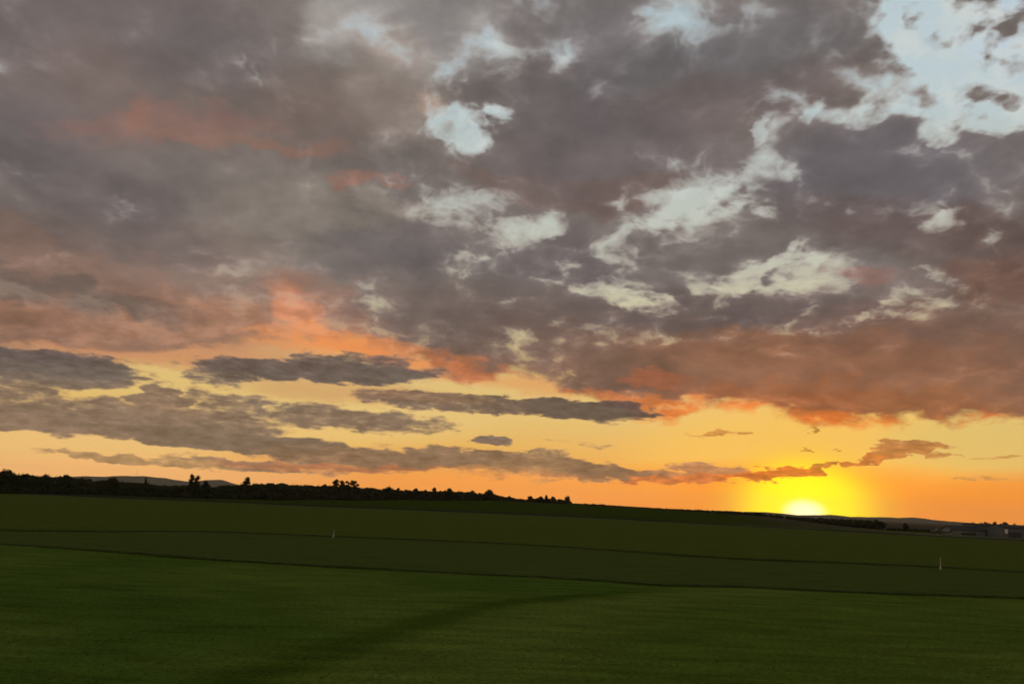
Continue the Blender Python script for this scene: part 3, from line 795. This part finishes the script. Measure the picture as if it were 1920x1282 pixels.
# ------------------------------------------------------------------ airfield buildings on the right
wallm = plain('painted_sheet_wall', (.12, .135, .145), (.095, .11, .12), rough=.7, scale=.4)
roofm = plain('sheet_roof', (.05, .055, .05), (.035, .04, .035), rough=.9, scale=.3, spec=.1)
palem = plain('pale_sheet', (.22, .22, .22), (.18, .18, .18), rough=.6, scale=.3)
doorm = plain('dark_door', (.05, .05, .05), (.035, .035, .035), rough=.7, scale=.6)
whitem = plain('white_paint', (.80, .80, .77), (.70, .70, .66), rough=.5, scale=2.)
def at(px, Y): X = bearing(px, 6272 / Y) * Y; return X, Y, ground_z(X, Y)
def hangar(px, Y, L, Wd, eave, ridge, rz, label, arched=False, wm=wallm, doors=2):
    root = empty('hangar', at(px, Y), rz); tag(root, label, 'hangar', 'airfield buildings at the right')
    w = MB(); w.box(-L / 2, L / 2, -Wd / 2, Wd / 2, -.4, eave)
    for s in (-1, 1):      # gable ends
        n = 9 if arched else 3; g_ = []
        for k in range(n):
            t = k / (n - 1) * 2 - 1; zz = eave + (ridge - eave) * (math.cos(t * math.pi / 2) if arched else 1 - abs(t)); g_.append((s * L / 2, t * Wd / 2, zz))
        w.add(g_ , [tuple(range(n))])
    for k in range(int(L / 1.5)):   # ribs of the sheeting
        xx = -L / 2 + .75 + k * 1.5; w.box(xx - .04, xx + .04, -Wd / 2 - .05, -Wd / 2 - .003, 0, eave - .1)
    w.build('wall', wm, root)
    r = MB(); n = 9 if arched else 3; o = .35; top, bot = [], []
    for k in range(n):
        t = k / (n - 1) * 2 - 1; zz = eave + (ridge - eave) * (math.cos(t * math.pi / 2) if arched else 1 - abs(t))
        top.append((t * (Wd / 2 + o), zz + .18)); bot.append((t * (Wd / 2 + o), zz + .03))
    ring = top + bot[::-1]
    r.ring_loft([[(-L / 2 - .3, a, b) for a, b in ring], [(L / 2 + .3, a, b) for a, b in ring]])
    rf = r.build('roof', roofm, root)
    for k in range(3):
        xx = -L / 3 + k * L / 3; v = MB(); v.box(xx - .5, xx + .5, -.25, .25, ridge + .17, ridge + .5, .05); v.build('vent', palem, rf)
    for k in range(doors):
        dx = (k - (doors - 1) / 2) * L / (doors + .2); dw = L / (doors + 1.2)
        d = MB(); d.box(dx - dw / 2, dx + dw / 2, -Wd / 2 - .12, -Wd / 2 - .055, 0, eave * .55); dd = d.build('door', doorm, root)
        hn = MB(); hn.box(dx + dw / 2 - .4, dx + dw / 2 - .3, -Wd / 2 - .18, -Wd / 2 - .122, 1.0, 1.3); hn.build('handle', palem, dd)
    return root
hangar(1806, 308, 11.5, 9, 1.7, 3.1, rad(-6), 'low shed with a pale wall and dark pitched roof, left of the hangars', doors=1, wm=palem)
hangar(1841, 312, 8.6, 12, 3.8, 4.2, rad(-8), 'grey-blue hangar with flat wall, left of the dark upright tree')
hb = hangar(1904, 295, 13.0, 14, 3.4, 4.3, rad(-10), 'long grey hangar at the right edge with a white panel on its corner', doors=2)
wp = MB(); wp.box(-6.2, -5.2, -7.16, -7.08, 1.4, 2.9, .02); wp.build('white_panel', whitem, hb)
# parked light aeroplane, tail towards the field
am = plain('aircraft_paint', (.12, .12, .125), (.09, .09, .10), rough=.5, scale=.8, spec=.3)
ar = empty('light_aeroplane', at(1763, 304), rad(160)); tag(ar, 'small parked aeroplane with an upright tail fin, left of the airfield buildings', 'aeroplane')
f = MB(); ST = [(-3.9, .06, .9), (-3.2, .2, .9), (-2, .38, .95), (-.6, .58, 1.05), (.6, .66, 1.15), (1.7, .58, 1.05), (2.7, .46, .95), (3.2, .25, .92)]
f.ring_loft([[(x_, math.cos(6.2832 * k / 12) * r_, z_ + math.sin(6.2832 * k / 12) * r_ * 1.1) for k in range(12)] for x_, r_, z_ in ST]); f.build('fuselage', am, ar, True)
f = MB(); f.ring_loft([[(x_ , math.cos(6.2832 * k / 10) * r_ * .9, 1.55 + math.sin(6.2832 * k / 10) * r_) for k in range(10)] for x_, r_ in ((-.9, .1), (-.2, .42), (.7, .5), (1.3, .2))]); f.build('canopy', doorm, ar, True)
def foil(root_pt, tip_pt, c0, c1, th):
    m_ = MB(); R_ = []
    for (p_, c_) in ((root_pt, c0), (tip_pt, c1)):
        R_.append([(p_[0] + c_ * (.5 - q), p_[1], p_[2] + t_ * th) for q, t_ in ((0, 0), (.15, .5), (.5, .5), (1, 0), (.5, -.4), (.15, -.4))])
    m_.ring_loft(R_); return m_
for s in (-1, 1):
    foil((.5, s * .4, 1.72), (.4, s * 4.9, 1.9), 1.5, 1.1, .2).build('wing', am, ar)
    foil((-3.4, s * .1, 1.0), (-3.5, s * 1.4, 1.05), .9, .6, .09).build('tailplane', am, ar)
m_ = MB(); m_.ring_loft([[(x_, y_, z_) for x_, y_ in ((a0_, 0), ((a0_ + a1_) / 2, .05), (a1_, 0), ((a0_ + a1_) / 2, -.05))] for z_, a0_, a1_ in ((1., -4.1, -2.7), (2.0, -4.15, -3.3), (2.75, -4.2, -3.7))]); m_.build('tail_fin', am, ar)
for (x_, y_) in ((2.1, 0), (-.2, 1.), (-.2, -1.)):
    m_ = MB(); m_.tube([(x_, y_ - .07, .22), (x_, y_ + .07, .22)], [.22, .22], 14); m_.build('wheel', doorm, ar)
    m_ = MB(); m_.tube([(x_, y_, .22), (x_ + .05, y_ * .3, .85)], [.04, .05], 6); m_.build('undercarriage_leg', am, ar)
m_ = MB(); m_.tube([(3.15, 0, .92), (3.5, 0, .92)], [.2, .03], 12); m_.box(3.28, 3.33, -.06, .06, .02, 1.82, .01); m_.build('propeller', doorm, ar)

# ------------------------------------------------------------------ masts
def mast(px, Y, z0, h, w, label):
    X = bearing(px) * Y
    root = empty('radio_mast', (X, Y, z0), .4); tag(root, label, 'mast')
    steel = plain('galvanised_steel', (.25, .25, .25), rough=.5)
    m_ = MB(); n = 8
    C3 = [(math.cos(a), math.sin(a)) for a in (0, 2.094, 4.189)]
    for c_, s_ in C3: m_.tube([(c_ * w, s_ * w, -2), (c_ * w * .3, s_ * w * .3, h * .9)], [w * .12, w * .1], 5)
    for k in range(n):
        t0, t1 = k / n * .9, (k + 1) / n * .9; w0, w1 = w * (1 - .7 * t0 / .9), w * (1 - .7 * t1 / .9)
        for j in range(3):
            a_, b_ = C3[j], C3[(j + 1) % 3]
            m_.tube([(a_[0] * w0, a_[1] * w0, t0 * h), (b_[0] * w1, b_[1] * w1, t1 * h)], [w * .06] * 2, 4)
    m_.build('lattice', steel, root)
    m_ = MB(); m_.tube([(0, 0, h * .86), (0, 0, h)], [w * .12, w * .05], 6); m_.build('antenna', steel, root)
    return root
mast(252, 6000, 90, 50, 2.4, 'thin radio mast standing on the far blue hill at the left')
mast(1163, 900, 0, 11.5, .45, 'thin faint mast on the skyline between the copse and the sun')

# ------------------------------------------------------------------ white marker posts on the field
weathered = plain('weathered_white', (.42, .41, .36), (.30, .29, .25), rough=.8, scale=6., spec=.1)
def marker(X, Y, h, lean, label):
    root = empty('marker_post', (X, Y, ground_z(X, Y)), .3); tag(root, label, 'marker post', 'white marker posts on the field')
    m_ = MB(); m_.ring_loft([[(math.cos(6.2832 * k / 10) * w_ + lean * zz, math.sin(6.2832 * k / 10) * w_, zz) for k in range(10)] for zz, w_ in ((-.1, .045), (h * .4, .045), (h * .9, .036), (h * .98, .03), (h, .015))])
    m_.build('post', weathered, root)
    m_ = MB(); m_.ring_loft([[(math.cos(6.2832 * k / 10) * r_ + lean * zz, math.sin(6.2832 * k / 10) * r_, zz) for k in range(10)] for zz, r_ in ((-.05, .09), (.05, .085), (.28, .07), (.36, .048))])
    m_.build('foot', weathered, root); return root
marker(*at(624.5, 82)[:2], .80, .10, 'white leaning marker post alone on the field below the ragged trees')
marker(*at(1763, 73.4)[:2], 1.05, .08, 'white leaning marker post on the right of the field, below the hangars')

# ------------------------------------------------------------------ longer grass left along the mowing edges and thin tufts over the field
rs = np.random.RandomState(4)
def interp(v, pts): return np.interp(v, [p[0] for p in pts], [p[1] for p in pts])
L1, L2 = LINE_FAR, LINE_NEAR
N1, N2, N3 = 16000, 16000, 26000
X = np.concatenate([rs.uniform(-75, 75, N1), rs.uniform(-48, 48, N2), rs.uniform(-1, 1, N3)])
Yb = np.concatenate([interp(X[:N1], L1) + rs.normal(0, .35, N1), interp(X[N1:N1 + N2], L2) + rs.normal(0, .16, N2), 14 + 45 * rs.uniform(0, 1, N3) ** 1.2])
X[N1 + N2:] *= Yb[N1 + N2:] * .78
H = np.concatenate([rs.uniform(.06, .16, N1), rs.uniform(.04, .11, N2), rs.uniform(.025, .06, N3)])
Zg = np.array([ground_z(a, b) for a, b in zip(X, Yb)])
n = len(X); ang = rs.uniform(0, math.pi, n); wd_ = H * .16 + .006
dx, dy = np.cos(ang) * wd_, np.sin(ang) * wd_; lx, ly = rs.normal(0, .4, n) * H, rs.normal(0, .4, n) * H
V = np.stack([np.stack([X - dx, Yb - dy, Zg - .01], 1), np.stack([X + dx, Yb + dy, Zg - .01], 1), np.stack([X + lx, Yb + ly, Zg + H], 1)], 1).reshape(-1, 3)
me = bpy.data.meshes.new('grass'); me.vertices.add(3 * n); me.vertices.foreach_set('co', V.ravel())
me.loops.add(3 * n); me.loops.foreach_set('vertex_index', np.arange(3 * n)); me.polygons.add(n)
me.polygons.foreach_set('loop_start', np.arange(0, 3 * n, 3)); me.polygons.foreach_set('loop_total', np.full(n, 3)); me.update()
bladem = plain('grass_blade', (.070, .11, .020), (.035, .05, .012), rough=.8, scale=.7)
me.materials.append(bladem); go = bpy.data.objects.new('grass', me); C.objects.link(go)
tag(go, 'longer dark grass along the mown edges and thin tufts on the field', 'grass', kind='stuff')

# ------------------------------------------------------------------ evening air
hz = MB(); hz.box(-7000, 7000, -7000, 7000, -6, 145)
hm = bpy.data.materials.new('air'); hm.use_nodes = True; hm.node_tree.nodes.clear()
pv = hm.node_tree.nodes.new('ShaderNodeVolumePrincipled'); ho = hm.node_tree.nodes.new('ShaderNodeOutputMaterial'); hm.node_tree.links.new(pv.outputs[0], ho.inputs['Volume'])
pv.inputs['Color'].default_value = (.85, .85, .88, 1); pv.inputs['Density'].default_value = 4.5e-5; pv.inputs['Anisotropy'].default_value = .3
ha = hz.build('haze', hm); tag(ha, kind='stuff')
